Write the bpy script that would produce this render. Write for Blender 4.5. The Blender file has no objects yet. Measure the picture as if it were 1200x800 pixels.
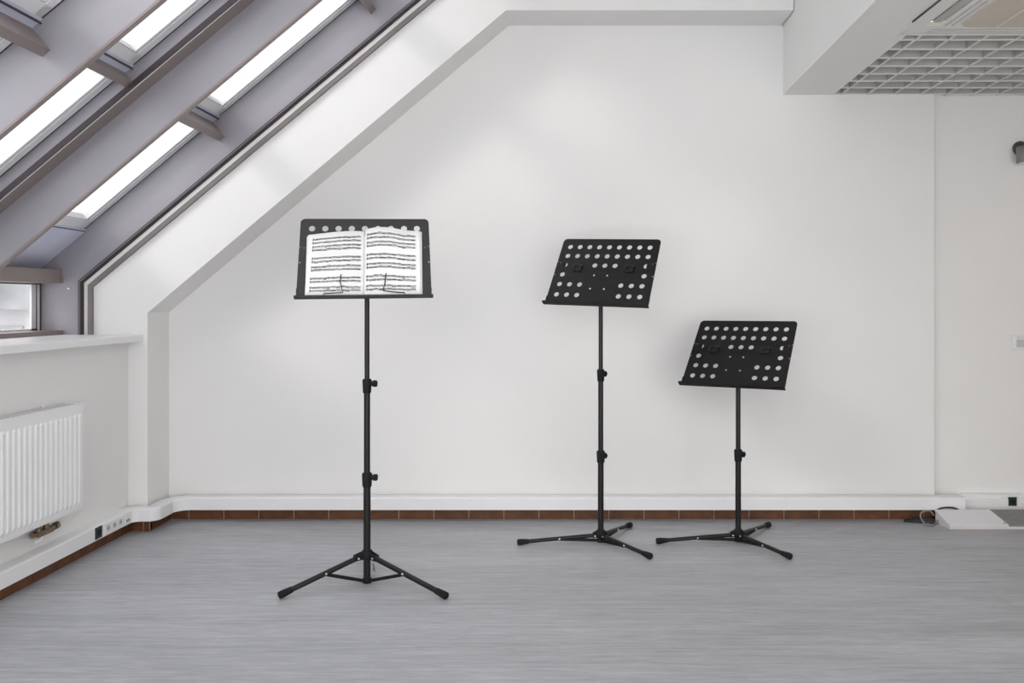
import bpy, bmesh, math, random
from mathutils import Vector, Matrix
random.seed(7)
COL = bpy.context.scene.collection
PI = math.pi
EYE = 1.3                      # camera height; left wall x=-2.46, gable face y=5.05, niche wall y=5.33

# ------------------------------------------------------------------ materials
def mat(name, color, rough=.5, metal=0.0, spec=.5, noise=0.0, nscale=8.0, bump=0.0, bscale=120.0, coat=0.0):
    m = bpy.data.materials.new(name); m.use_nodes = True
    nt = m.node_tree; b = nt.nodes['Principled BSDF']
    b.inputs['Base Color'].default_value = (*color, 1)
    b.inputs['Roughness'].default_value = rough
    b.inputs['Metallic'].default_value = metal
    b.inputs['Specular IOR Level'].default_value = spec
    b.inputs['Coat Weight'].default_value = coat
    tc = nt.nodes.new('ShaderNodeTexCoord')
    if noise:
        n = nt.nodes.new('ShaderNodeTexNoise'); n.inputs['Scale'].default_value = nscale; n.inputs['Detail'].default_value = 4
        nt.links.new(tc.outputs['Object'], n.inputs['Vector'])
        r = nt.nodes.new('ShaderNodeValToRGB')
        r.color_ramp.elements[0].position = .3; r.color_ramp.elements[1].position = .7
        r.color_ramp.elements[0].color = (*[c*(1-noise) for c in color], 1)
        r.color_ramp.elements[1].color = (*[min(1, c*(1+noise)) for c in color], 1)
        nt.links.new(n.outputs['Fac'], r.inputs['Fac']); nt.links.new(r.outputs['Color'], b.inputs['Base Color'])
    if bump:
        n2 = nt.nodes.new('ShaderNodeTexNoise'); n2.inputs['Scale'].default_value = bscale; n2.inputs['Detail'].default_value = 3
        nt.links.new(tc.outputs['Object'], n2.inputs['Vector'])
        bp = nt.nodes.new('ShaderNodeBump'); bp.inputs['Strength'].default_value = bump; bp.inputs['Distance'].default_value = .002
        nt.links.new(n2.outputs['Fac'], bp.inputs['Height']); nt.links.new(bp.outputs['Normal'], b.inputs['Normal'])
    return m

def glass_mat(name):
    m = bpy.data.materials.new(name); m.use_nodes = True
    nt = m.node_tree; nt.nodes.clear()
    out = nt.nodes.new('ShaderNodeOutputMaterial')
    tr = nt.nodes.new('ShaderNodeBsdfTransparent'); tr.inputs['Color'].default_value = (.765, .763, .77, 1)
    gl = nt.nodes.new('ShaderNodeBsdfGlossy'); gl.inputs['Roughness'].default_value = .02
    lw = nt.nodes.new('ShaderNodeLayerWeight'); pw = nt.nodes.new('ShaderNodeMath'); pw.operation = 'POWER'; pw.inputs[1].default_value = 5
    fr = nt.nodes.new('ShaderNodeMath'); fr.operation = 'MULTIPLY_ADD'; fr.inputs[1].default_value = .6; fr.inputs[2].default_value = .04
    nt.links.new(lw.outputs['Facing'], pw.inputs[0]); nt.links.new(pw.outputs[0], fr.inputs[0])
    mx = nt.nodes.new('ShaderNodeMixShader')
    nt.links.new(fr.outputs[0], mx.inputs[0]); nt.links.new(tr.outputs[0], mx.inputs[1]); nt.links.new(gl.outputs[0], mx.inputs[2])
    nt.links.new(mx.outputs[0], out.inputs['Surface'])
    return m

def floor_mat():
    m = bpy.data.materials.new('grey_oak_laminate'); m.use_nodes = True
    nt = m.node_tree; N = nt.nodes; L = nt.links; b = N['Principled BSDF']
    tc = N.new('ShaderNodeTexCoord')
    def noise(scale, detail, vec):
        mp = N.new('ShaderNodeMapping'); mp.inputs['Scale'].default_value = vec
        L.new(tc.outputs['Object'], mp.inputs['Vector'])
        n = N.new('ShaderNodeTexNoise'); n.inputs['Scale'].default_value = scale; n.inputs['Detail'].default_value = detail
        n.inputs['Roughness'].default_value = .65; n.inputs['Distortion'].default_value = .3
        L.new(mp.outputs['Vector'], n.inputs['Vector']); return n
    def ramp(src, p0, c0, p1, c1):
        r = N.new('ShaderNodeValToRGB'); e = r.color_ramp.elements
        e[0].position = p0; e[0].color = (c0, c0, c0, 1); e[1].position = p1; e[1].color = (c1, c1, c1, 1)
        L.new(src, r.inputs['Fac']); return r
    def mul(a, c):
        x = N.new('ShaderNodeMix'); x.data_type = 'RGBA'; x.blend_type = 'MULTIPLY'; x.inputs['Factor'].default_value = 1
        L.new(a, x.inputs[6]); L.new(c, x.inputs[7]); return x.outputs[2]
    g1 = ramp(noise(1, 6, (2.6, 34, 1)).outputs['Fac'], .3, FL[0], .72, 1.12)      # long streaks of grain
    g2 = ramp(noise(1, 5, (9, 120, 1)).outputs['Fac'], .28, FL[1], .7, 1.06)      # fine pores
    g3 = ramp(noise(1, 2, (.5, 3.5, 1)).outputs['Fac'], .3, .9, .7, 1.06)        # board to board tone
    br = N.new('ShaderNodeTexBrick')
    br.inputs['Color1'].default_value = (.94, .94, .94, 1); br.inputs['Color2'].default_value = (1.0, 1.0, 1.0, 1)
    br.inputs['Mortar'].default_value = (.88, .88, .88, 1)
    br.inputs['Scale'].default_value = 1; br.inputs['Mortar Size'].default_value = .0012; br.inputs['Brick Width'].default_value = 1.3; br.inputs['Row Height'].default_value = .19
    L.new(tc.outputs['Object'], br.inputs['Vector'])
    base = N.new('ShaderNodeRGB'); base.outputs[0].default_value = FLOOR_COL
    c = mul(mul(mul(mul(base.outputs[0], g1.outputs['Color']), g2.outputs['Color']), g3.outputs['Color']), br.outputs['Color'])
    L.new(c, b.inputs['Base Color'])
    b.inputs['Roughness'].default_value = .42; b.inputs['Specular IOR Level'].default_value = .35
    bp = N.new('ShaderNodeBump'); bp.inputs['Strength'].default_value = .12; bp.inputs['Distance'].default_value = .002
    L.new(g2.outputs['Color'], bp.inputs['Height']); L.new(bp.outputs['Normal'], b.inputs['Normal'])
    return m

FL = (.80, .74)
FLOOR_COL = (.478, .49, .52, 1)
M = {}
M['wall'] = mat('white_plaster', (.79, .784, .776), .85, spec=.2, noise=.012, nscale=2.5, bump=.05, bscale=260)
M['bounce_tan'] = mat('bounce_tint_tan', (.50, .42, .34), .8, noise=.03, nscale=2)  # tan chosen to dim and warm light bounced from the unseen right wall
M['ceil'] = mat('white_ceiling_paint', (.78, .78, .765), .85, spec=.2, noise=.01, nscale=3)
M['floor'] = floor_mat()
M['tile'] = mat('brown_skirting_tile', (.118, .040, .010), .5, noise=.35, nscale=16)
M['grout'] = mat('grout', (.42, .34, .28), .8, noise=.05)
M['trunk'] = mat('white_plastic', (.80, .80, .81), .4, noise=.01)
M['rad'] = mat('white_enamel', (.80, .81, .82), .3, noise=.01)
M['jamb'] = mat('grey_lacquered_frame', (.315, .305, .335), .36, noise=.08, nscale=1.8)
M['brown'] = mat('taupe_frame_edge', (.255, .212, .205), .45, noise=.05, nscale=3)
M['trimdark'] = mat('taupe_trim_band', (.175, .158, .152), .5, noise=.05)
M['dark'] = mat('dark_gasket_and_shadow', (.06, .045, .052), .6, noise=.1)
M['bead_highlight'] = mat('pale_bead_and_highlight', (.70, .69, .68), .5, noise=.02)
M['sash'] = mat('white_sash', (.82, .83, .85), .4, noise=.02)
M['apron'] = mat('sill_sheet_blue_reflection', (.66, .69, .84), .3, noise=.05, nscale=4)  # bluish reflection on the sloping sheet put into its base colour
M['glass'] = glass_mat('window_glass')
M['black'] = mat('black_powder_coat', (.008, .008, .008), .45, spec=.25, noise=.12, nscale=60, bump=.06, bscale=900)
M['desk'] = mat('black_desk_sheet', (.0065, .0065, .007), .5, spec=.25, noise=.12, nscale=40, bump=.08, bscale=1100)
M['rubber'] = mat('black_rubber', (.009, .009, .009), .7, spec=.25, noise=.1, nscale=50)
M['tube'] = mat('dark_steel_tube', (.010, .009, .0085), .34, spec=.32, noise=.08, nscale=30)
M['chrome'] = mat('bright_rivet', (.75, .75, .75), .25, metal=.6, noise=.03)
M['wire'] = mat('black_wire', (.02, .02, .02), .35, noise=.05)
M['paper'] = mat('white_paper', (.86, .86, .85), .8, spec=.2, noise=.012, nscale=12)
M['ink'] = mat('black_ink', (.02, .02, .02), .8, noise=.05)
M['staff'] = mat('staff_line_ink', (.10, .10, .10), .8, noise=.05)
M['grille'] = mat('grey_louvre', (.45, .445, .425), .6, noise=.06, nscale=2)
M['acw'] = mat('cream_white_plastic', (.72, .71, .685), .45, noise=.01)
M['acb'] = mat('beige_intake_panel', (.57, .51, .44), .6, noise=.03, nscale=4)
M['acg'] = mat('grey_air_flap', (.42, .41, .39), .5, noise=.03)
M['cream'] = mat('cream_plastic', (.85, .82, .72), .5, noise=.02)
M['brass'] = mat('dull_brass', (.26, .19, .13), .35, metal=.8, noise=.4, nscale=60)
M['green'] = mat('dark_green_socket', (.004, .022, .016), .45, noise=.1)
M['greyp'] = mat('grey_plastic', (.52, .52, .53), .5, noise=.03)
M['matg'] = mat('grey_rubber_sheet', (.21, .21, .205), .75, noise=.1, nscale=40)
M['panel'] = mat('white_laminate', (.70, .70, .73), .45, noise=.01)
M['edge'] = mat('pale_board_edge', (.66, .62, .60), .6, noise=.05)
M['cable'] = mat('grey_cable', (.22, .22, .22), .45, noise=.05)
M['bcable'] = mat('black_cable', (.02, .02, .022), .5, noise=.05)
M['lampg'] = mat('grey_lamp_metal', (.22, .225, .22), .4, metal=.3, noise=.05)
M['lampb'] = mat('bronze_lamp_base', (.10, .075, .07), .4, metal=.3, noise=.05)
M['facade'] = mat('pale_render', (.44, .44, .44), .9, noise=.08, nscale=.8)
M['roofs'] = mat('grey_roof_sheet', (.25, .255, .26), .8, noise=.4, nscale=1.2)
M['rear'] = mat('hazy_grey_render', (.37, .37, .38), .9, noise=.3, nscale=1.4)
M['fwin'] = mat('far_window', (.30, .305, .31), .5, noise=.1)

# ------------------------------------------------------------------ mesh builder
class MB:
    def __init__(s): s.v = []; s.f = []; s.mi = []; s.sm = []
    def add(s, vs, fs, mi=0, smooth=False):
        o = len(s.v); s.v += [tuple(v) for v in vs]
        for f in fs: s.f.append([i+o for i in f]); s.mi.append(mi); s.sm.append(smooth)
        return s
    def box(s, x0, x1, y0, y1, z0, z1, mi=0, Mx=None):
        vs = [Vector((x, y, z)) for z in (z0, z1) for y in (y0, y1) for x in (x0, x1)]
        if Mx is not None: vs = [Mx @ v for v in vs]
        return s.add(vs, [(0,2,3,1), (4,5,7,6), (0,1,5,4), (2,6,7,3), (0,4,6,2), (1,3,7,5)], mi)
    def quad(s, a, b, c, d, mi=0): return s.add([a, b, c, d], [(0,1,2,3)], mi)
    def prism(s, poly, y0, y1, mi=0):          # polygon in x,z extruded along y
        n = len(poly)
        vs = [(x, y0, z) for x, z in poly] + [(x, y1, z) for x, z in poly]
        fs = [tuple(range(n)), tuple(range(2*n-1, n-1, -1))] + [(i, i+n, (i+1) % n+n, (i+1) % n) for i in range(n)]
        return s.add(vs, fs, mi)
    def slab(s, poly, z0, z1, mi=0):           # polygon in x,y extruded along z
        n = len(poly)
        vs = [(x, y, z0) for x, y in poly] + [(x, y, z1) for x, y in poly]
        fs = [tuple(range(n)), tuple(range(2*n-1, n-1, -1))] + [(i, i+n, (i+1) % n+n, (i+1) % n) for i in range(n)]
        return s.add(vs, fs, mi)
    def rings(s, rings, mi=0, caps=True, closed=False, smooth=True):
        n = len(rings[0]); vs = [v for r in rings for v in r]; fs = []
        m = len(rings)
        for k in range(m if closed else m-1):
            a = k*n; b = ((k+1) % m)*n
            for i in range(n): fs.append((a+i, a+(i+1) % n, b+(i+1) % n, b+i))
        s.add(vs, fs, mi, smooth)
        if caps and not closed:
            s.add(rings[0], [tuple(range(n))[::-1]], mi); s.add(rings[-1], [tuple(range(n))], mi)
        return s
    def tube(s, pts, r, n=12, mi=0, closed=False):
        pts = [Vector(p) for p in pts]; m = len(pts)
        rs = r if isinstance(r, (list, tuple)) else [r]*m
        out = []; ref = None
        for k, p in enumerate(pts):
            if closed: t = pts[(k+1) % m]-pts[k-1]
            else: t = pts[min(k+1, m-1)]-pts[max(k-1, 0)]
            t.normalize()
            if ref is None:
                ref = Vector((0, 0, 1)) if abs(t.z) < .9 else Vector((1, 0, 0))
            u = (ref-t*ref.dot(t)); u.normalize(); w = t.cross(u); ref = u
            out.append([p+(u*math.cos(2*PI*i/n)+w*math.sin(2*PI*i/n))*rs[k] for i in range(n)])
        return s.rings(out, mi, closed=closed)
    def build(s, name, mats, parent=None, loc=None, bevel=0):
        me = bpy.data.meshes.new(name); me.from_pydata(s.v, [], s.f)
        for m in (mats if isinstance(mats, list) else [mats]): me.materials.append(m)
        me.polygons.foreach_set('material_index', s.mi); me.polygons.foreach_set('use_smooth', s.sm)
        bm = bmesh.new(); bm.from_mesh(me); bmesh.ops.recalc_face_normals(bm, faces=bm.faces); bm.to_mesh(me); bm.free()
        o = bpy.data.objects.new(name, me); COL.objects.link(o)
        if parent: o.parent = parent
        if loc: o.location = loc
        if bevel:
            b = o.modifiers.new('bevel', 'BEVEL'); b.width = bevel; b.segments = 2; b.limit_method = 'ANGLE'
        return o

def thing(name, label, cat, loc=(0, 0, 0), group=None):
    o = bpy.data.objects.new(name, None); COL.objects.link(o); o.location = loc; o.empty_display_size = .1
    o['label'] = label; o['category'] = cat
    if group: o['group'] = group
    return o
def tag(o, label, cat, group=None):
    o['label'] = label; o['category'] = cat
    if group: o['group'] = group
    return o
def struct(o, label, cat):
    o['kind'] = 'structure'; o['label'] = label; o['category'] = cat
    return o
def arc(cx, cy, r, a0, a1, n=8):
    return [(cx+r*math.cos(a0+(a1-a0)*i/n), cy+r*math.sin(a0+(a1-a0)*i/n)) for i in range(n+1)]

# ------------------------------------------------------------------ room shell
CA, SA = math.cos(math.radians(40)), math.sin(math.radians(40))
def sl(s, d): return (s*CA-d*SA, EYE+s*SA+d*CA)          # roof-slope coordinates -> x, z
XK, ZK = -2.657, 1.388                                    # inner knee of the dormer lining
DI = 1.774                                                # inner face of the roof slope
SILL = 1.115
TOPZ = 3.40
TN = math.tan(math.radians(25))
def ring(e0, e1, s_end, z0=SILL):                         # lining profile: offset e outwards from the inner edge
    def pts(e):
        k = (XK-e, ZK+e*TN*1.0)
        # exact mitre: on x=XK-e and on d=DI+e
        s = (k[0]+(DI+e)*SA)/CA
        return [(XK-e, z0), sl(s, DI+e), sl(s_end, DI+e)]
    a, b = pts(e0), pts(e1)
    return a + b[::-1]

struct(MB().box(-2.6, 3.6, -1.0, 5.6, -.12, 0).build('floor', M['floor']), 'grey wood laminate floor with horizontal grain', 'floor')
struct(MB().box(-2.9, 2.266, 5.33, 5.6, 0, 3.5).box(2.266, 2.282, 5.43, 5.6, 0, 3.5).box(2.282, 3.6, 5.365, 5.6, 0, 3.5).build('wall_back', M['wall']), 'white back wall behind the music stands, with a step at right', 'wall')
# gable surround in front of the niche (includes the pier at the left)
sK = (XK+DI*SA)/CA
gp = [(-2.46, 0), (-2.35, 0), (-2.35, 1.24), (-.302, 2.967), (1.34, 2.967), (1.34, TOPZ), sl((TOPZ-EYE-DI*CA)/SA, DI), (XK, ZK), (XK, 1.06), (-2.46, 1.06)]
struct(MB().prism(gp, 5.05, 5.34).build('wall_gable', M['wall']), 'white sloping wall surround framing the recessed back wall', 'wall')
struct(MB().box(-2.75, -2.46, -1.0, 5.06, 0, 1.07).build('wall_left', M['wall']), 'low white wall under the window sill, radiator on it', 'wall')
struct(MB().box(-2.99, -2.374, -1.0, 5.05, 1.076, SILL).build('trim_1', M['trunk'], bevel=.004), 'white window sill along the low left wall', 'sill')
# sloped roof lining nearer than the three bays
struct(MB().prism([(XK, SILL), (XK, ZK), sl(1.15, DI), sl(1.15, DI+.33), sl((-2.98+2.1*SA)/CA, 2.104), (-2.987, SILL)], -1.0, 2.44).build('ceiling_slope', M['wall']), 'white sloping attic ceiling nearest the viewer', 'ceiling')
struct(MB().box(-.75, 1.40, -1.0, 5.34, TOPZ, TOPZ+.1).build('ceiling', M['ceil']), 'high white ceiling strip above the niche', 'ceiling')
# dropped beam, turned a touch so that it runs as in the photograph
bm_poly = [(1.352, 5.34), (1.654, 5.34), (1.520, -1.0), (1.205, -1.0)]
struct(MB().slab(bm_poly, 2.55, TOPZ+.05).build('ceiling_beam', M['ceil']), 'white dropped ceiling beam running towards the viewer', 'beam')
struct(MB().box(1.5, 3.6, -1.0, 4.135, 2.552, 2.70).box(1.6, 3.6, 4.135, 5.37, 2.64, 2.70).build('ceiling_lower', M['acw']), 'lower ceiling at the right', 'ceiling')
struct(MB().box(3.45, 3.6, -1.0, 5.37, 0, 2.7).build('wall_right', M['bounce_tan']), 'unseen right wall, coloured tan to dim and warm the bounced light', 'wall')

# skirting of brown tiles with pale joints
def tiles(axis, a0, a1, fixed, off, back):
    mb = MB()
    w = .21; k = a0+off
    if axis == 'x': mb.box(a0, a1, fixed+.002, back, 0, .072, 1)
    else: mb.box(back, fixed-.002, a0, a1, 0, .072, 1)
    cuts = [a0]
    while k < a1:
        if k > a0+.01: cuts.append(k)
        k += w
    cuts.append(a1)
    for c0, c1 in zip(cuts, cuts[1:]):
        if axis == 'x': mb.box(c0+.002, c1-.002, fixed, back, 0, .074, 0)
        else: mb.box(back, fixed, c0+.002, c1-.002, 0, .074, 0)
    return mb
struct(tiles('x', -2.33, 3.3, 5.302, .11, 5.331).build('baseboard_back', [M['tile'], M['grout']]), 'brown wood-look skirting tiles along the back wall', 'skirting')
struct(tiles('y', -.9, 5.02, -2.435, .15, -2.461).build('baseboard_left', [M['tile'], M['grout']]), 'brown wood-look skirting tiles along the left wall', 'skirting')
struct(tiles('x', -2.45, -2.325, 5.022, .09, 5.052).box(-2.351, -2.325, 5.03, 5.302, 0, .074).build('baseboard_pier', [M['tile'], M['grout']]), 'brown skirting tiles around the corner pier', 'skirting')

# white cable trunking: along the left wall, round the pier, along the back wall
def trunk_path():
    p = [(-2.385, -.9), (-2.385, 4.86)] + arc(-2.345, 4.86+.055, .04, PI, PI/2, 1)[0:0]
    p += arc(-2.345, 4.915, .04, PI, PI/2, 6)[1:]          # inner corner, into the pier front
    p += [(-2.32, 4.955)]
    p += arc(-2.32, 5.02, .065, -PI/2, 0, 8)[1:]           # outer corner of the pier
    p += arc(-2.175, 5.15, .08, PI, PI/2, 8)[1:]           # inner corner to the back wall
    p += [(2.405, 5.23)]
    return p
def trunk(front, z0, z1, back):
    mb = MB(); n = len(front); rr = .008
    prof = lambda x, y: None
    rings = []
    for k, (x, y) in enumerate(front):
        a = Vector(front[max(k-1, 0)]); b = Vector(front[min(k+1, n-1)])
        t = (b-a).normalized(); nrm = Vector((-t.y, t.x))     # towards the wall
        bx, by = back(x, y, nrm)
        f = Vector((x, y)); q = Vector((bx, by)); d = (q-f).normalized()
        rings.append([Vector((q.x, q.y, z0)), Vector((f.x, f.y, z0)), Vector((f.x, f.y, z1-rr)), Vector((*(f+d*rr*.3), z1-rr*.3)), Vector((*(f+d*rr), z1)), Vector((q.x, q.y, z1))])
    mb.rings(rings, smooth=False)
    return mb
def tback(x, y, nrm): return (x+nrm.x*.075, y+nrm.y*.075)
struct(trunk(trunk_path(), .071, .144, tback).build('trim_2', M['trunk']), 'white cable trunking above the brown skirting', 'trunking')
struct(MB().box(2.407, 3.45, 5.315, 5.366, .050, .145).box(2.407, 3.45, 5.301, 5.32, .050, .120).build('trim_3', M['trunk'], bevel=.003), 'thinner white trunking at right behind the sloped panel', 'trunking')
# pale lines: conduit edges on the pier and left wall, board edge of the step

# ------------------------------------------------------------------ skylights
S_END = 1.2
mb = MB()
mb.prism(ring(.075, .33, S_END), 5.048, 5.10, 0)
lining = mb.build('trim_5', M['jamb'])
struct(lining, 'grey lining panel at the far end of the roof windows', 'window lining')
mb = MB()
mb.prism(ring(.0, .024, S_END), 5.028, 5.06, 0); mb.prism(ring(.050, .058, S_END), 5.034, 5.06, 2); mb.prism(ring(.058, .064, S_END), 5.024, 5.06, 2); mb.prism(ring(.064, .069, S_END), 5.020, 5.06, 0); mb.prism(ring(.069, .076, S_END), 5.024, 5.06, 2)
mb.prism(ring(.024, .050, S_END), 5.040, 5.06, 1); mb.prism(ring(.022, .027, S_END), 5.036, 5.06, 2)
o = mb.build('edge_profile', [M['trimdark'], M['bead_highlight'], M['dark']], lining)
# screw heads on the lining
for (x, z) in ((-2.765, 1.458), (-2.80, 1.378)):
    MB().tube([(x, 5.050, z), (x, 5.043, z)], [.006, .005], 10).build('screw', M['chrome'], lining)

YR = [5.048, 4.18, 3.31, 2.44]
for k, y in enumerate(YR[1:3]):
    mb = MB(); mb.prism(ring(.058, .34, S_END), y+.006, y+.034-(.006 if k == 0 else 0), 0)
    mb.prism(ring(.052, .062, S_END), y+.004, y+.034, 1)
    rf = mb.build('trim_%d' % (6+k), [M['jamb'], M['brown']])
    struct(rf, ['grey rafter panel between the far and the middle roof window', 'grey rafter panel between the middle and the nearest roof window'][k], 'rafter')

def slope_box(mb, s0, s1, d0, d1, y0, y1, mi=0):
    return mb.prism([sl(s0, d0), sl(s1, d0), sl(s1, d1), sl(s0, d1)], y0, y1, mi)
SLOW, STR, STR2 = -1.86, -.865, .262                      # bottom rail and transoms along the slope
names = ['farthest roof window, beside the grey lining and sloping wall trim', 'middle roof window between the two rafter panels', 'nearest roof window at the upper left corner']
for k in range(3):
    yf = YR[k] if k == 0 else YR[k]+.006
    yn = YR[k+1]+.034
    w = bpy.data.objects.new('window_%d' % (k+1), None); COL.objects.link(w); w.location = (0, 0, 0)
    struct(w, names[k], 'window')
    dg = 2.06 if k != 1 else 2.10
    # frame strips along the slope (white sash, dark gasket), one ring per pane
    segs = [(SLOW, STR), (STR, STR2), (STR2, S_END)]
    if k == 1:                                            # boxed outer frame of the openable middle window
        mb = MB(); slope_box(mb, SLOW-.1, S_END, 2.02, 2.14, yf-.098, yf+.001, 0)
        slope_box(mb, SLOW-.1, S_END, 2.018, 2.022, yf-.099, yf-.0955, 1)  # pale strip: painted highlight along the box edge
        slope_box(mb, SLOW-.1, S_END, 2.022, 2.046, yf-.108, yf-.097, 3)  # dark strip: painted shadow line next to the highlight
        slope_box(mb, SLOW-.1, S_END, 2.035, 2.14, yf-.106, yf-.097, 2)
        mb.build('frame', [M['brown'], M['bead_highlight'], M['jamb'], M['dark']], w)
        yg = yf-.106
    else: yg = yf
    for q, (s0, s1) in enumerate(segs):
        mb = MB()
        slope_box(mb, s0+.05, s1-.03, dg, dg+.05, yg-.052, yg-.008, 0)      # far stile
        slope_box(mb, s0+.05, s1-.03, dg+.008, dg+.05, yg-.068, yg-.054, 0)
        slope_box(mb, s0+.05, s1-.03, dg-.001, dg+.05, yg-.008, yg, 1)      # gasket
        slope_box(mb, s0+.05, s1-.03, dg+.004, dg+.05, yg-.054, yg-.051, 2)
        slope_box(mb, s0+.05, s1-.03, dg, dg+.05, yn, yn+.045, 0)           # near stile
        slope_box(mb, s0+.05, s0+.12, dg, dg+.05, yn, yg, 0)                # bottom rail
        slope_box(mb, s0+.046, s0+.052, dg-.014, dg+.05, yn, yg, 1)
        slope_box(mb, s0+.12, s0+.125, dg+.004, dg+.05, yn, yg-.05, 2)
        slope_box(mb, s1-.05, s1-.02, dg, dg+.05, yn, yg, 0)                # top rail
        mb.build('sash', [M['sash'], M['dark'], M['greyp']], w)
        mb = MB(); slope_box(mb, s0+.1, s1-.04, dg+.03, dg+.036, yn+.03, yg-.05, 0)
        mb.build('pane', M['glass'], w)
    td = 1.95 if k != 1 else 2.043
    for s in (STR, STR2, S_END):
        mb = MB(); slope_box(mb, s-.028, s+.012, td, dg+.06, yn, yg, 0)
        slope_box(mb, s+.012, s+.065, dg-.003, dg+.06, yn, yg, 1)
        mb.build('transom', [M['brown'], M['apron']], w)
    # knee beam, and low vertical window below it
    mb = MB()
    mb.box(-3.0, -2.835, yn, yf, 1.407, 1.484, 0)
    mb.box(-2.846, -2.829, yf-.03, yf-.0, 1.41, 1.455, 0)
    mb.build('knee_beam', M['brown'], w)
    mb = MB(); slope_box(mb, -2.17, SLOW+.055, dg-.012, dg+.05, yn, yf, 0)
    mb.build('lower_apron', M['apron'], w)
    v = bpy.data.objects.new('window_%d' % (k+4), None); COL.objects.link(v)
    struct(v, ['low upright window under the farthest roof window, above the sill', 'low upright window under the middle roof window', 'low upright window under the nearest roof window'][k], 'window')
    mb = MB()
    mb.box(-2.99, -2.83, yn, yf, SILL, 1.140, 1)
    mb.box(-3.00, -2.96, yf-.030, yf-.008, 1.14, 1.407, 0).box(-2.975, -2.965, yf-.078, yf-.034, 1.14, 1.407, 0)
    mb.box(-3.00, -2.955, yf-.008, yf, 1.14, 1.407, 2).box(-3.00, -2.955, yn, yf, 1.400, 1.408, 2)
    mb.box(-3.00, -2.962, yf-.035, yf-.029, 1.14, 1.407, 2)
    mb.box(-3.00, -2.96, yn, yn+.06, 1.14, 1.407, 0).box(-3.00, -2.965, yn, yf-.03, 1.14, 1.15, 0)
    mb.build('frame', [M['sash'], M['brown'], M['dark']], v)
    MB().box(-2.986, -2.980, yn+.04, yf-.06, 1.145, 1.405).build('pane', M['glass'], v)

# ------------------------------------------------------------------ radiator
rad = thing('radiator', 'white ribbed panel radiator on the low left wall under the sill', 'radiator', (-2.40, 3.8, .28))
ry0, ry1, rz0, rz1 = 2.9, 4.397, .277, .800
def rl(x, y, z): return (x+2.40, y-3.8, z-.28)
mb = MB()
# fluted front panel
xs = []; pitch = .0405; y = ry1-.008-.0405*int((ry1-ry0-.02)/.0405)
prof = [(-2.366, ry0)]
while y+pitch < ry1-.004:
    prof += [(-2.366, y), (-2.3585, y+.007), (-2.3585, y+.021), (-2.366, y+.028)]
    y += pitch
prof.append((-2.366, ry1))
zz = [(rz0, 0), (rz0+.028, 0), (rz0+.042, 1), (rz1-.062, 1), (rz1-.050, 0), (rz1, 0)]
vs = []; fs = []; n = len(prof)
for z, f in zz:
    for x, yy in prof: vs.append(rl(-2.366+(x+2.366)*f, yy, z))
for k in range(len(zz)-1):
    for i in range(n-1): fs.append((k*n+i, k*n+i+1, (k+1)*n+i+1, (k+1)*n+i))
mb.add(vs, fs)
mb.build('front_panel', M['rad'], rad)
MB().box(.006, .034, ry0-3.8, ry1-3.8, .0, .50).build('back_panel', M['rad'], rad, loc=(-.06, 0, .003))
mb = MB()
mb.box(-.054, .0325, ry0-3.8, ry1-3.8-.005, rz1-.28-.014, rz1-.28-.001)
for i in range(36):
    yy = ry0-3.8+.03+i*.04
    mb.box(-.045, .02, yy, yy+.02, rz1-.281, rz1-.28+.001, 1)
mb.build('top_grille', [M['rad'], M['greyp']], rad)
MB().box(-.054, .0335, ry1-3.8-.004, ry1-3.8+.002, -.002, rz1-.28).build('side_cover', M['rad'], rad)
mb = MB(); mb.box(-.057, -.045, 4.20-3.8, 4.23-3.8, .05, .535).build('wall_bracket', M['rad'], rad)
mb = MB()
for yy in (4.10, 4.16):
    mb.tube([(-.012, yy-3.8, .0), (-.012, yy-3.8, -.03)], .011, 10)
    mb.tube([(-.012, yy-3.8, -.03), (-.012, yy-3.8, -.052)], .016, 6)
mb.box(-.032, .008, 4.07-3.8, 4.19-3.8, -.064, -.04)
mb.tube([(-.012, 4.19-3.8, -.05), (-.012, 4.215-3.8, -.05)], .014, 6)
mb.tube([(-.012, 4.225-3.8, -.05), (-.012, 4.25-3.8, -.05)], .018, 8)
mb.tube([(-.012, 4.05-3.8, -.05), (-.012, 4.075-3.8, -.05)], .015, 8)
mb.build('valve', M['brass'], rad)
mb = MB(); mb.tube([(-.012, 4.13-3.8, -.06), (-.02, 4.13-3.8, -.09), (-.045, 4.13-3.8, -.10)], .008, 8)
mb.build('supply_pipe', M['rad'], rad)

# ------------------------------------------------------------------ sockets in the trunking
def socket_left(y0, y1, name, label, m, holes):
    xf = -2.385
    t = thing(name, label, 'socket', (xf, (y0+y1)/2, .108), None)
    h = (y1-y0)/2
    MB().box(-.003, .004, -h, h, -.030, .030).build('faceplate', m, t, bevel=.001)
    for q in range(holes):
        yy = -h+(q+.5)*2*h/holes
        mb = MB(); mb.tube([(.0042, yy, 0), (.0052, yy, 0)], .0155, 16); mb.tube([(.005, yy-.006, 0), (.0058, yy-.006, 0)], .003, 8, 1); mb.tube([(.005, yy+.006, 0), (.0058, yy+.006, 0)], .003, 8, 1)
        mb.build('outlet', [M['greyp'] if m is not M['green'] else M['rubber'], M['dark']], t)
    return t
socket_left(4.545, 4.610, 'power_socket', 'dark green socket in the left wall trunking below the radiator end', M['green'], 1)
socket_left(4.640, 4.835, 'power_socket', 'white triple socket strip in the left trunking, near the corner pier', M['trunk'], 3)
t = thing('data_outlet', 'small white data outlet with two dark ports in the left trunking', 'socket', (-2.385, 4.885, .108))
MB().box(-.003, .003, -.026, .026, -.028, .028).build('faceplate', M['trunk'], t)
for yy in (-.011, .011): MB().box(.002, .0045, yy-.005, yy+.005, -.018, -.006).build('port', M['dark'], t)
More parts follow.
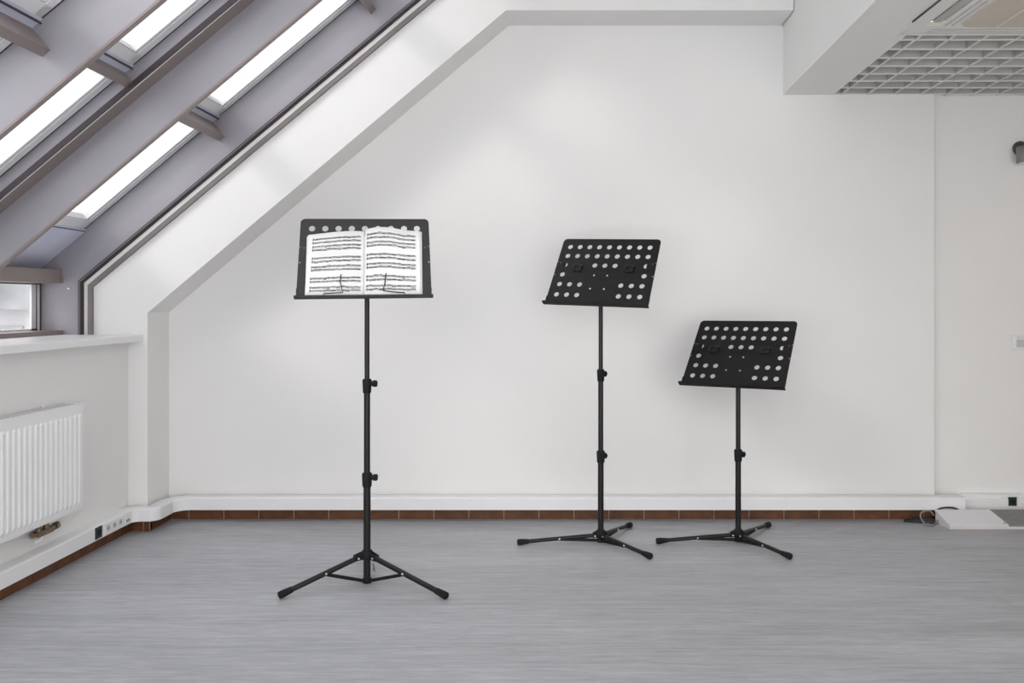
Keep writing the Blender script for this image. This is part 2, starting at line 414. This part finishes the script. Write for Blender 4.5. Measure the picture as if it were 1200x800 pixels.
t = thing('power_socket', 'dark green socket in the right trunking above the sloped panel', 'socket', (2.72, 5.303, .105))
MB().box(-.025, .025, -.004, .004, -.026, .026).build('faceplate', M['green'], t, bevel=.001)
MB().tube([(0, -.004, 0), (0, -.0055, 0)], .016, 16).build('outlet', M['rubber'], t)
for x0, x1, cx in ((-.062, -.030, 'left'), (.030, .062, 'right')): MB().box(x0, x1, -.003, .004, -.026, .026).build('cover_plate', M['trunk'], t)

# ------------------------------------------------------------------ music stands
def frame(yaw, tilt, roll):
    b = Vector((math.sin(yaw), math.cos(yaw), 0)); x = Vector((math.cos(yaw), -math.sin(yaw), 0)); up = Vector((0, 0, 1))
    y = up*math.cos(tilt)+b*math.sin(tilt); z = x.cross(y)
    c, s = math.cos(roll), math.sin(roll)
    return c*x+s*y, -s*x+c*y, z, b

def desk_plate(W, H, wt):
    """sheet with round holes: outline and holes as one filled 2D curve, turned into a mesh"""
    cu = bpy.data.curves.new('desk_outline', 'CURVE'); cu.dimensions = '2D'; cu.fill_mode = 'BOTH'; cu.extrude = .0012
    def poly(pts):
        sp = cu.splines.new('POLY'); sp.points.add(len(pts)-1); sp.use_cyclic_u = True
        for p, q in zip(sp.points, pts): p.co = (q[0], q[1], 0, 1)
    r = .022; hw = W/2; ht = W/2*wt
    out = [(-hw, -.014), (hw, -.014)] + arc(ht-r, H-r, r, 0, PI/2, 8) + arc(-ht+r, H-r, r, PI/2, PI, 8)
    poly(out)
    colx = [-.5+.09+.1017*k for k in range(9)]
    rows = [(.13, range(9)), (.275, range(9)), (.42, (0, 3, 4, 5, 8)), (.57, (0, 8)), (.72, (0, 1, 2, 6, 7, 8)), (.88, (0, 1, 2, 6, 7, 8))]
    for tt, ks in rows:
        for k in ks:
            cx, cy = colx[k]*W*(wt+(1-wt)*tt), H*(1-tt)
            poly([(cx+.0142*math.cos(2*PI*i/22), cy-.0142*math.sin(2*PI*i/22)) for i in range(22)])
    ob = bpy.data.objects.new('desk_outline', cu)
    COL.objects.link(ob)
    dg = bpy.context.evaluated_depsgraph_get()
    me = bpy.data.meshes.new_from_object(ob.evaluated_get(dg))
    bpy.data.objects.remove(ob); bpy.data.curves.remove(cu)
    return me

def music_stand(label, base, feet, yaw, tilt, roll, W, H, zc, lat, collars, radii, hubz, attach, strut_f, desk_mat, wt=.97, clips='folded', knob_dir=(1, 0, 0), lowhub=False):
    B = Vector(base); t = thing('music_stand', label, 'music stand', base, 'black music stands')
    X, Y, Z, b = frame(math.radians(yaw), math.radians(tilt), math.radians(roll))
    bl = Vector((base[0], base[1], zc))-b*.04+X*lat-Y*H*.38-B      # middle of the lower edge of the plate
    P = lambda x, y, z=0: bl+X*x+Y*y+Z*z
    MX = Matrix((X, Y, Z)).transposed().to_4x4(); MX.translation = bl
    # pole, in telescoping lengths
    ztop = (zc-.05)
    zs = [.008]+collars+[ztop]
    for k in range(len(zs)-1):
        z1 = zs[k+1]+(.012 if k < len(zs)-2 else 0)
        MB().tube([(0, 0, zs[k]), (0, 0, z1)], radii[k], 20).build('pole', M['tube'], t)
    kd = Vector(knob_dir).normalized()
    for k, z in enumerate(collars):
        r = radii[k]+.0045
        mb = MB().tube([(0, 0, z-.034), (0, 0, z-.030), (0, 0, z-.010), (0, 0, z+.026), (0, 0, z+.032)], [r*.9, r, r*1.05, r*1.12, r*.9], 20)
        mb.tube([kd*r*.5+Vector((0, 0, z+.01)), kd*(r+.012)+Vector((0, 0, z+.01))], .012, 12)
        c = mb.build('collar', M['rubber'], t)
        mb = MB(); a = kd*(r+.008)+Vector((0, 0, z+.010))
        side = kd.cross(Vector((0, 0, 1)))
        rr = []
        for dist, f in ((0, .8), (.003, 1), (.016, 1), (.02, .75)):
            rr.append([a+kd*dist+(side*math.cos(2*PI*i/24)+Vector((0, 0, 1))*math.sin(2*PI*i/24))*.0165*f*(1 if i % 4 < 2 else .88) for i in range(24)])
        mb.rings(rr); mb.build('knob', M['rubber'], c)
    # hub and legs
    mb = MB()
    r0 = radii[0]; LR = .0122 if not lowhub else .0108
    mb.tube([(0, 0, hubz-.022), (0, 0, hubz-.016), (0, 0, hubz+.012), (0, 0, hubz+.022)], [r0+.003, r0+.012, r0+.012, r0+.004], 20)
    for fx, fy, fz in feet:
        d = Vector((fx, fy, 0)).normalized(); s = Vector((-d.y, d.x, 0))
        for sg in (-1, 1):
            o = d*r0+s*sg*.011
            mb.add([o+Vector((0, 0, hubz-.016))-s*.0025, o+d*attach+Vector((0, 0, hubz-.020))-s*.0025, o+d*attach*.9+Vector((0, 0, hubz+.004))-s*.0025, o+Vector((0, 0, hubz+.018))-s*.0025,
                    o+Vector((0, 0, hubz-.016))+s*.0025, o+d*attach+Vector((0, 0, hubz-.020))+s*.0025, o+d*attach*.9+Vector((0, 0, hubz+.004))+s*.0025, o+Vector((0, 0, hubz+.018))+s*.0025],
                   [(0,1,2,3), (7,6,5,4), (0,4,5,1), (1,5,6,2), (2,6,7,3), (3,7,4,0)])
    mb.build('leg_hub', M['rubber'], t)
    lowz = .0125
    mb = MB().tube([(0, 0, lowz-.012), (0, 0, lowz-.010), (0, 0, lowz+.008), (0, 0, lowz+.010)], [r0*.8, r0+.004, r0+.004, r0*.9], 20); mb.build('lower_collar', M['rubber'], t)
    for fx, fy, fz in feet:
        d = Vector((fx, fy, 0)).normalized(); s = Vector((-d.y, d.x, 0))
        a = d*(r0+attach*.6)+Vector((0, 0, hubz-.008)); f = Vector((fx, fy, fz))
        dr = (f-a).normalized()
        lg = MB().tube([a, f-dr*.01], LR, 14).build('leg', M['tube'], t)
        mb = MB().tube([f-dr*.062, f-dr*.05, f-dr*.022, f-dr*.004, f], [LR+.0015, LR+.0025, .0165, .0165, .012], 14); mb.build('rubber_foot', M['rubber'], lg)
        m = a+(f-a)*strut_f
        for sg in (-1, 1):
            c0 = m+s*sg*(LR-.0005)
            MB().tube([c0, c0+s*sg*.0035], [.0055, .004], 10).build('rivet', M['chrome'], lg)
        c0 = a+s*(-.0145 if s.y > 0 else .0145)
        MB().tube([c0-s*.003, c0+s*.003], .0045, 10).build('rivet', M['chrome'], lg)
        # brace: flat bar from the foot of the pole to the leg
        q0 = d*(r0+.002)+Vector((0, 0, lowz)); q1 = m-dr*.0+Vector((0, 0, -.004))
        mb = MB(); dv = (q1-q0).normalized(); up = dv.cross(s).normalized()
        for sg in (-1, 1):
            o = s*sg*.0075
            vs = [p+o+s*a2*.0015+up*c2*.0065 for p in (q0, q1) for a2, c2 in ((-1, -1), (1, -1), (1, 1), (-1, 1))]
            mb.add(vs, [(0,1,2,3), (7,6,5,4), (0,4,5,1), (1,5,6,2), (2,6,7,3), (3,7,4,0)])
        mb.build('brace', M['black'], t)
    # desk
    me = desk_plate(W, H, wt); me.transform(MX); me.materials.clear(); me.materials.append(desk_mat)
    dk = bpy.data.objects.new('desk', me); COL.objects.link(dk); dk.parent = t
    # crease of the folding sheet, and hemmed side edges at the foot
    mb = MB().box(-W/2*.985, W/2*.985, H*.512, H*.516, -.001, .0022, 0, MX)
    for sg in (-1, 1): mb.box(min(sg*W/2, sg*(W/2-.004)), max(sg*W/2, sg*(W/2-.004)), -.013, H*.09, -.0015, .007, 0, MX)
    mb.build('fold_seam', desk_mat, dk)
    mb = MB()                                              # tray: ledge with an upturned lip
    w2 = W/2+.007
    mb.box(-w2, w2, -.016, -.0135, -.001, .028, 0, MX); mb.box(-w2, w2, -.016, -.006, .0255, .028, 0, MX)
    mb.build('tray', desk_mat, t, bevel=.001)
    # bracket behind the sheet and its four bolts
    mb = MB(); mb.box(-.045, .045, H*.18, H*.48, -.012, -.002, 0, MX)
    mb.tube([Vector((0, 0, ztop-B.z-.07)), Vector((0, 0, ztop-B.z))], radii[len(zs)-2]+.004, 16)
    c = Vector((0, 0, ztop-B.z-.01)); e = P(-lat, H*.36, -.008)
    mb.tube([c, e], .014, 12)
    mb.build('desk_bracket', M['black'], t)
    for sx, tt in ((-.085, .575), (.045, .575), (-.09, .78), (.045, .78)):
        p = P(sx*W, H*(1-tt)); MB().tube([p+Z*.0005, p+Z*.003], [.0055, .004], 12).build('bolt', M['chrome'], dk)
    for sg in (-1, 1):
        for dx, tt, r in ((.492, .37, .0032), (.462, .385, .0028), (.488, .575, .0042)):
            p = P(sg*dx*W*(wt+(1-wt)*tt), H*(1-tt)); MB().tube([p+Z*.0005, p+Z*.0022], [r, r*.7], 10).build('rivet', M['chrome'], dk)
    # hinged extension tongues that half cover a hole each side
    for sg in (-1, 1):
        p = MX @ Matrix.Translation((sg*.412*W, H*.585, -.0035))
        mb = MB(); mb.box(-.018+sg*.010, .018+sg*.010, -.020, .022, -.001, .001, 0, p); mb.build('edge_extension', desk_mat, dk)
    if clips == 'folded':
        for sx in (-.262, .248):
            p = MX @ Matrix.Translation((sx*W, H*.525, 0))
            mb = MB(); mb.box(-.024, .024, -.021, .021, .0015, .006, 0, p); mb.box(-.026, -.023, -.014, .023, .004, .012, 1, p); mb.box(-.024, .020, .019, .022, .004, .010, 1, p); mb.box(-.010, .024, -.020, .014, .006, .0085, 0, p)
            c = mb.build('page_clip', [M['rubber'], D1], t)
            pts = [p @ Vector(v) for v in ((-.016, -.012, .009), (.016, -.010, .010), (.012, .012, .010), (.03, .020, .009))]
            MB().tube(pts, .0018, 8).build('wire_arm', M['wire'], c)
    else:
        for pts in clips:
            MB().tube([P(*q) for q in pts], .0027, 8).build('page_clip', M['wire'], t)
    return t, P, X, Y, Z

D2 = M['desk']
D1 = mat('charcoal_desk_sheet', (.030, .030, .030), .5, spec=.4, noise=.1, nscale=40, bump=.08, bscale=1100)
# the open-music stand
base1 = (-.890, 4.10, 0)
feet1 = [(-.337, -.232, .016), (.402, -.240, .016), (-.086, .396, .016)]
clipL = [(-.182, -.013, .0235), (-.1768, .002, .025), (-.0945, .006, .026), (-.1067, .0550, .026), (-.104, .085, .026), (-.1026, .0925, .029)]
clipR = [(.184, -.013, .0235), (.1788, .002, .025), (.130, .006, .026), (.0833, .0125, .027), (.0927, .0535, .027), (.0955, .087, .027), (.0964, .095, .030)]
st1, P1, X1, Y1, Z1 = music_stand('black tripod music stand with open sheet music on its desk, at left', base1, feet1, -8.35, 18.62, .71, .60316, .37762, 1.46714, -.0068,
    [.478, .913], [.0165, .0145, .0115], .130, .050, .42, D1, clips=[clipL, clipR])
feet2 = [(-.450, -.060, .016), (.240, -.326, .016), (.188, .315, .016)]
music_stand('tall black perforated music stand with empty desk, standing in the middle', (.2266, 4.79, 0), feet2, 23.1, 30.8, -2.23, .58687, .41210, 1.42749, .0217,
    [.465, .905], [.0160, .0140, .0118], .047, .030, .46, D2, lowhub=True, knob_dir=(.5, -.86, 0))
feet3 = [(-.450, -.045, .016), (.198, -.340, .016), (.243, .312, .016)]
music_stand('shortest black perforated music stand with empty desk, right of the taller one', (.973, 4.80, 0), feet3, 31.87, 37.78, .32, .57380, .42321, .98866, .0143,
    [.470], [.0155, .0130], .047, .030, .46, D2, lowhub=True, knob_dir=(.5, -.86, 0))

# hanging thumb-screw strap below the hub of the left stand
MB().tube([(.03, -.01, .09), (.036, -.012, .075), (.03, -.014, .062), (.042, -.014, .055), (.036, -.012, .07)], .0022, 8).build('leg_catch', M['wire'], st1)

# ------------------------------------------------------------------ open sheet music
bk = thing('sheet_music_booklet', 'open booklet of printed sheet music on the left music stand desk', 'sheet music', base1)
def lerp(a, b, t): return a+(b-a)*t
def pageL(a, c):        # a: 0 outer edge .. 1 spine ; c: 0 bottom .. 1 top
    x = lerp(lerp(-.2623, -.2561, c), lerp(-.0022, -.0035, c), a)
    top = lerp(.2932, .3122, 1-(1-a)**1.6); bot = -.011
    z = .0095+.009*math.sin(PI*min(1, a)**1.6)*(.75+.25*c)-.003*a
    return P1(x, lerp(bot, top, c), z)
def pageR(a, c):        # a: 0 spine .. 1 outer edge
    x = lerp(lerp(-.0015, .0005, c), lerp(.2560, .2550, c), a)
    top = .3178+.0100*math.sin(PI*min(1, a*1.45))*(1 if a < .69 else 0)-.0085*max(0, (a-.2))/.8+.001
    bot = -.011
    z = .0105+.0115*math.sin(PI*(a**.6))*(.75+.25*c)
    return P1(x, lerp(bot, top, c), z)
def sheet(fn, thick, na=22, nc=6):
    mb = MB(); vs = []; fs = []
    for j in range(nc+1):
        for i in range(na+1): vs.append(fn(i/na, j/nc))
    o = len(vs)
    for j in range(nc+1):
        for i in range(na+1): vs.append(fn(i/na, j/nc)-Z1*thick)
    w = na+1
    for j in range(nc):
        for i in range(na):
            a = j*w+i; fs += [(a, a+1, a+w+1, a+w), (o+a, o+a+w, o+a+w+1, o+a+1)]
    for i in range(na): fs += [(i, o+i, o+i+1, i+1), (nc*w+i, nc*w+i+1, o+nc*w+i+1, o+nc*w+i)]
    for j in range(nc): fs += [(j*w, j*w+w, o+j*w+w, o+j*w), (j*w+na, o+j*w+na, o+j*w+w+na, j*w+w+na)]
    return mb.add(vs, fs, 0, True)
def notation(fn, a0, a1, mirror):
    mb = MB(); eps = .0007
    def pt(a, c): return fn(a, c)+Z1*eps
    def rect(x0, x1, c0, c1, mi=0, skew=0.0):
        n = max(1, int((x1-x0)/.06))
        for i in range(n):
            xa, xb = lerp(x0, x1, i/n), lerp(x0, x1, (i+1)/n)
            sa, sb = skew*(i/n), skew*((i+1)/n)
            mb.quad(pt(xa, c0+sa), pt(xb, c0+sb), pt(xb, c1+sb), pt(xa, c1+sa), mi)
    gap = .0066
    cs = [(q*.304+.0125)/.3155-2*gap+.0 for q in (.902, .845, .776, .724, .587, .530, .445, .393, .258, .205, .114, .062)]
    for k, c in enumerate(cs):
        sh = 0 if k < 8 else -.012
        x0, x1 = a0+sh*(0 if mirror else 1), a1
        for q in range(5): rect(x0, x1, c+q*gap-.0008, c+q*gap+.0008, 1)
        bars = [x0, lerp(x0, x1, .21+.02*(k % 3)), lerp(x0, x1, .41), lerp(x0, x1, .61+.01*(k % 2)), lerp(x0, x1, .80), x1]
        for bx in bars: rect(bx-.0016, bx+.0016, c, c+4*gap, 1)
        rect(x0+.008, x0+.022, c-.004, c+4*gap+.006, 0, .002)      # clef
        for q in range(3): rect(x0+.027+q*.006, x0+.030+q*.006, c+(1+q % 2)*gap, c+(3+q % 2)*gap, 0)
        upper = k % 2 == 0
        for bi in range(5):
            xa, xb = bars[bi]+(.05 if bi == 0 else .014), bars[bi+1]-.008
            n = 8 if random.random() < .85 else 6
            lev = random.uniform(1.0, 2.6)
            for g in range(0, n, 2 if n == 6 else 4):
                grp = 2 if n == 6 else 4
                xs, cy = [], []
                for q in range(grp):
                    lev = min(3.4, max(.4, lev+random.choice((-1, -.5, .5, 1))))
                    xs.append(lerp(xa, xb, (g+q)/(n-.5))); cy.append(c+lev*gap)
                upstem = sum(cy)/grp < c+2*gap
                bc = (max(cy)+.012) if upstem else (min(cy)-.012)
                for x, y in zip(xs, cy):
                    rect(x-.0062, x+.0062, y-.0042, y+.0042)
                    if random.random() < .35: rect(x-.0052, x+.0052, y-.0034+2*gap*(1 if y < c+2*gap else -1), y+.0034+2*gap*(1 if y < c+2*gap else -1))
                    sx = x+.0045 if upstem else x-.0045
                    rect(sx-.0013, sx+.0013, min(y, bc), max(y, bc))
                rect(xs[0]-.005, xs[-1]+.005, bc-.0032, bc+.0032)
                if random.random() < .5:
                    b2 = bc-.0055 if upstem else bc+.0055
                    rect(xs[0]-.005, xs[-1]+.005, b2-.002, b2+.002)
    for k in range(0, 12, 2):                                       # braces joining the staves
        sh = 0 if (k < 8 or mirror) else -.012
        rect(a0+sh-.0022, a0+sh+.0004, cs[k+1], cs[k]+4*gap)
    return mb
pl = sheet(pageL, .0022).build('page', M['paper'], bk)
pr = sheet(pageR, .0022).build('page', M['paper'], bk)
notation(pageL, .085, .945, False).build('printed_notation', [M['ink'], M['staff']], pl)
notation(pageR, .035, .905, True).build('printed_notation', [M['ink'], M['staff']], pr)
sheet(lambda a, c: P1(lerp(-.0015, .2600, a), lerp(-.011, .3085, c), .0065+.003*math.sin(PI*a**.7)), .0025).build('page_block', M['paper'], bk)
sheet(lambda a, c: P1(lerp(-.2615, -.002, a), lerp(-.011, .288, c), .0060+.002*math.sin(PI*a)), .002).build('page_block', M['paper'], bk)

# ------------------------------------------------------------------ louvre ceiling and cassette unit
mb = MB()
for k in range(-1, 12):
    x = 1.702+.1587*k
    y0 = 4.137
    if x > 1.58: mb.box(max(x, 1.6)-.004, max(x, 1.6)+.004, y0, 5.362, 2.556, 2.615).box(max(x, 1.6)-.005, max(x, 1.6)+.005, y0, 5.362, 2.551, 2.556, 1)
for k in range(8):
    y = 4.225+.1575*k; mb.box(1.6, 3.45, y-.004, y+.004, 2.556, 2.615).box(1.6, 3.45, y-.005, y+.005, 2.5508, 2.556, 1)  # paler strips under the blades paint their lit lower edges
mb.box(1.58, 3.45, 4.128, 4.140, 2.551, 2.64)
tag(mb.build('ceiling_grille', [M['grille'], M['bead_highlight']]), 'grey open-cell louvre grille set in the lower ceiling at right', 'grille')

ac = thing('ceiling_air_conditioner', 'white cassette air conditioner with beige intake panel in the lower ceiling', 'air conditioner', (2.05, 3.65, 2.55))
x0, x1, y0, y1 = 1.572-2.05, 2.53-2.05, 3.10-3.65, 4.128-3.65
fx0, fx1 = 1.648-2.05, 1.708-2.05
mb = MB()
mb.box(x0, fx0, y0, y1, -.006, .02).box(fx0, fx1, 3.932-3.65, y1, -.006, .02).box(fx1, x1, y0, y1, -.006, .02)
mb.box(x0+.01, x1, y1-.045, y1-.042, -.0085, -.005, 1).box(x0+.12, x1, y1-.072, y1-.069, -.0085, -.005, 1).box(x0+.12, x1, y1-.098, y1-.096, -.0085, -.005, 1)
mb.box(x0-.002, x0+.003, 3.60-3.65, 3.93-3.65, -.008, .0, 2)
for xx in (.165, .195): mb.box(x0+xx, x0+xx+.003, y0, y1-.15, -.0085, -.005, 1)
mb.build('cover', [M['acw'], M['acg'], M['dark']], ac)
MB().box(fx0-.002, fx1+.002, y0, 3.932-3.65, .016, .05).build('air_slot', M['dark'], ac)
MB().box(fx0+.010, fx1-.013, y0, 3.922-3.65, -.010, -.002).build('air_flap', M['acg'], ac, bevel=.002)
MB().slab([(fx0-.004, 3.915-3.65), (fx1+.002, 3.91-3.65), (fx1+.010, 3.962-3.65), (fx0+.002, 3.972-3.65)], -.010, -.004).build('slot_end_cap', M['cream'], ac)
r = .06
px0, px1, py1 = 1.795-2.05, x1-.03, 3.985-3.65
mb = MB().slab([(px0, y0+.02), (px1, y0+.02), (px1, py1)]+arc(px0+r, py1-r, r, PI/2, PI, 6), -.012, -.004)
mb.box(1.968-2.05, 1.972-2.05, y0+.02, py1-.005, -.0135, -.011, 1)
mb.build('intake_panel', [M['acb'], M['cream']], ac)

# ------------------------------------------------------------------ wall lamp, switch
wl = thing('wall_lamp', 'grey cylinder wall lamp high on the back wall at right edge', 'lamp', (2.79, 5.365, 2.21))
MB().tube([(.004, 0, .022), (.004, -.018, .022), (.004, -.022, .022)], [.043, .043, .036], 28).build('wall_plate', M['lampb'], wl)
MB().tube([(.004, -.02, .012), (.015, -.07, .0)], .010, 12).build('arm', M['lampb'], wl)
mb = MB(); cx, cy = -.004, -.085
mb.tube([(cx, cy, -.078), (cx, cy, -.074), (cx, cy, .016), (cx, cy, .020)], [.046, .049, .049, .044], 28)
mb.build('lamp_shade', M['lampg'], wl)
MB().tube([(cx, cy, -.0795), (cx, cy, -.0775)], .038, 24).build('lens', M['sash'], wl)
sw = thing('light_switch', 'white thermostat-like switch box on the back wall at right edge', 'switch', (2.80, 5.365, 1.058))
MB().box(-.058, .058, -.022, 0, -.042, .042).build('switch_box', M['trunk'], sw, bevel=.006)
MB().box(-.034, .052, -.026, -.021, -.030, .016).build('rocker', M['greyp'], sw, bevel=.002)
for z in (.022, .030): MB().box(-.034, .052, -.0235, -.0215, z, z+.0025).build('vent_slit', M['greyp'], sw)

# ------------------------------------------------------------------ sloped panel on the floor with its cables
fp = thing('floor_panel', 'low white sloped panel with grey section on the floor by the back wall', 'panel', (2.238, 5.063, 0))
def F(u, v, z): return Vector((u, v, z))
yb = .150; zb = .078; zf = .026; xr = .95
def top(x, s): return (x-.022*s, yb*s, lerp(zf, zb, s))
def slabtop(xa0, xa1, xb0, xb1, name, m, th=.010):
    mb = MB()
    a, b = Vector(top(xa0, 0)), Vector(top(xb0, 0)); c, d = Vector(top(xb1, 1)), Vector(top(xa1, 1))
    dn = Vector((0, 0, -th)); vs = [a, b, c, d, a+dn, b+dn, c+dn, d+dn]
    mb.add(vs, [(0,1,2,3), (7,6,5,4), (0,4,5,1), (1,5,6,2), (2,6,7,3), (3,7,4,0)])
    return mb.build(name, m, fp)
slabtop(0, 0, .338, .322, 'white_panel', M['panel'])
slabtop(.338, .322, xr, xr, 'grey_panel', M['matg'])
mb = MB(); mb.box(0, xr, .0005, .005, .0, zf-.0105, 0)
mb.build('front_edge', M['edge'], fp)
mb = MB(); n = Vector((.004, 0, 0))
a, b, c, d = Vector((.002, .006, .0)), Vector(top(.002, .04))-Vector((0, 0, .0105)), Vector(top(.002, .93))-Vector((0, 0, .0105)), Vector((-.016, yb*.93, .0))
vs = [a, b, c, d, a+n, b+n, c+n, d+n]
mb.add(vs, [(0,1,2,3), (7,6,5,4), (0,4,5,1), (1,5,6,2), (2,6,7,3), (3,7,4,0)])
mb.build('side_panel', M['edge'], fp)
mb = MB().box(-.02, xr, yb-.01, yb-.004, 0, zb-.012); mb.build('back_panel', M['edge'], fp)
MB().tube([Vector(top(.323, .10)), Vector(top(.323, .10))+Vector((0, 0, .003))], .005, 10).build('screw', M['dark'], fp)
MB().box(xr-.25, xr, yb+.001, yb+.05, 0, .05).build('end_block', M['tile'], fp)

def smooth(pts, n=8):
    pts = [Vector(p) for p in pts]; out = []
    for i in range(len(pts)-1):
        p0, p1, p2, p3 = pts[max(i-1, 0)], pts[i], pts[i+1], pts[min(i+2, len(pts)-1)]
        for k in range(n):
            t = k/n
            out.append(.5*((2*p1)+(p2-p0)*t+(2*p0-5*p1+4*p2-p3)*t*t+(3*p1-p0-3*p2+p3)*t**3))
    out.append(pts[-1]); return out
def sp(u, v, y): return (( u-655)*y/1036, y, EYE+(354-v)*y/1036)     # measured point at depth y
c1 = smooth([(2.245, 5.235, .020), (2.215, 5.190, .010), (2.150, 5.20, .007), (2.075, 5.215, .007), (2.045, 5.23, .007), (2.08, 5.245, .012), (2.16, 5.24, .018), (2.23, 5.225, .014)])
tag(MB().tube(c1, .0065, 8).build('power_cable', M['bcable']), 'black cable lying on the floor left of the sloped panel', 'cable')
c2 = smooth([(2.235, 5.19, .030), (2.205, 5.175, .008), (2.165, 5.13, .006), (2.130, 5.135, .010), (2.113, 5.16, .040), (2.120, 5.175, .065), (2.150, 5.180, .078), (2.180, 5.185, .072), (2.20, 5.19, .05)])
tag(MB().tube(c2, .0045, 8).build('looped_cable', M['cable']), 'grey looped cable standing up beside the sloped panel', 'cable')
c3 = smooth([(2.235, 5.222, .075), (2.27, 5.222, .086), (2.32, 5.223, .087), (2.36, 5.223, .076)])
tag(MB().tube(c3, .005, 8).build('short_cable', M['bcable']), 'short black cable showing behind the top of the sloped panel', 'cable')

# ------------------------------------------------------------------ outside
nb = thing('exterior_building', 'pale building seen hazily through the low window at left', 'building', (-11.5, 18.5, -6))
MB().box(-6, 6.2, 0, 5, 0, 7.2).build('facade', M['facade'], nb)
MB().prism([(-6.3, 7.15), (6.5, 7.15), (4.6, 7.75), (-4.4, 7.75)], -.3, 5.2).build('roof', M['roofs'], nb)
MB().box(-7, 7.5, 7, 10, 0, 9.7).build('rear_block', M['rear'], nb)
for i in range(7):
    for z in (4.6, 6.0):
        MB().box(-5.3+i*1.6, -4.5+i*1.6, -.03, .02, z, z+.8).build('window', M['fwin'], nb)

# ------------------------------------------------------------------ camera, sky, sun
sc = bpy.context.scene
cam = bpy.data.cameras.new('camera'); co = bpy.data.objects.new('camera', cam); COL.objects.link(co)
co.location = (0, 0, EYE); co.rotation_euler = (PI/2, 0, 0)
cam.sensor_width = 36; cam.lens = 36*1036/1200
cam.shift_x = -55/1200; cam.shift_y = -46/1200
cam.clip_start = .05; cam.clip_end = 200
sc.camera = co

w = bpy.data.worlds.new('overcast_sky'); sc.world = w; w.use_nodes = True
nt = w.node_tree; bg = nt.nodes['Background']
tcw = nt.nodes.new('ShaderNodeTexCoord'); sx = nt.nodes.new('ShaderNodeSeparateXYZ'); rp = nt.nodes.new('ShaderNodeValToRGB')
nt.links.new(tcw.outputs['Generated'], sx.inputs[0]); nt.links.new(sx.outputs['Z'], rp.inputs['Fac'])
rp.color_ramp.elements[0].position = 0; rp.color_ramp.elements[0].color = (.95, .955, .97, 1)
rp.color_ramp.elements[1].position = .7; rp.color_ramp.elements[1].color = (1, 1, 1, 1)
nt.links.new(rp.outputs['Color'], bg.inputs['Color']); bg.inputs['Strength'].default_value = 3.6
sun = bpy.data.lights.new('sun', 'SUN'); sun.energy = 1.4; sun.angle = math.radians(12); sun.color = (1, .97, .92)
so = bpy.data.objects.new('sun', sun); COL.objects.link(so); so.location = (-4, 0, 5)
so.rotation_euler = Vector((.62, .52, -.53)).to_track_quat('-Z', 'Y').to_euler()

sc.view_settings.view_transform = 'Standard'; sc.view_settings.look = 'None'
sc.view_settings.exposure = 0.0
sc.cycles.use_denoising = True
sc.cycles.max_bounces = 10; sc.cycles.diffuse_bounces = 6; sc.cycles.transparent_max_bounces = 16
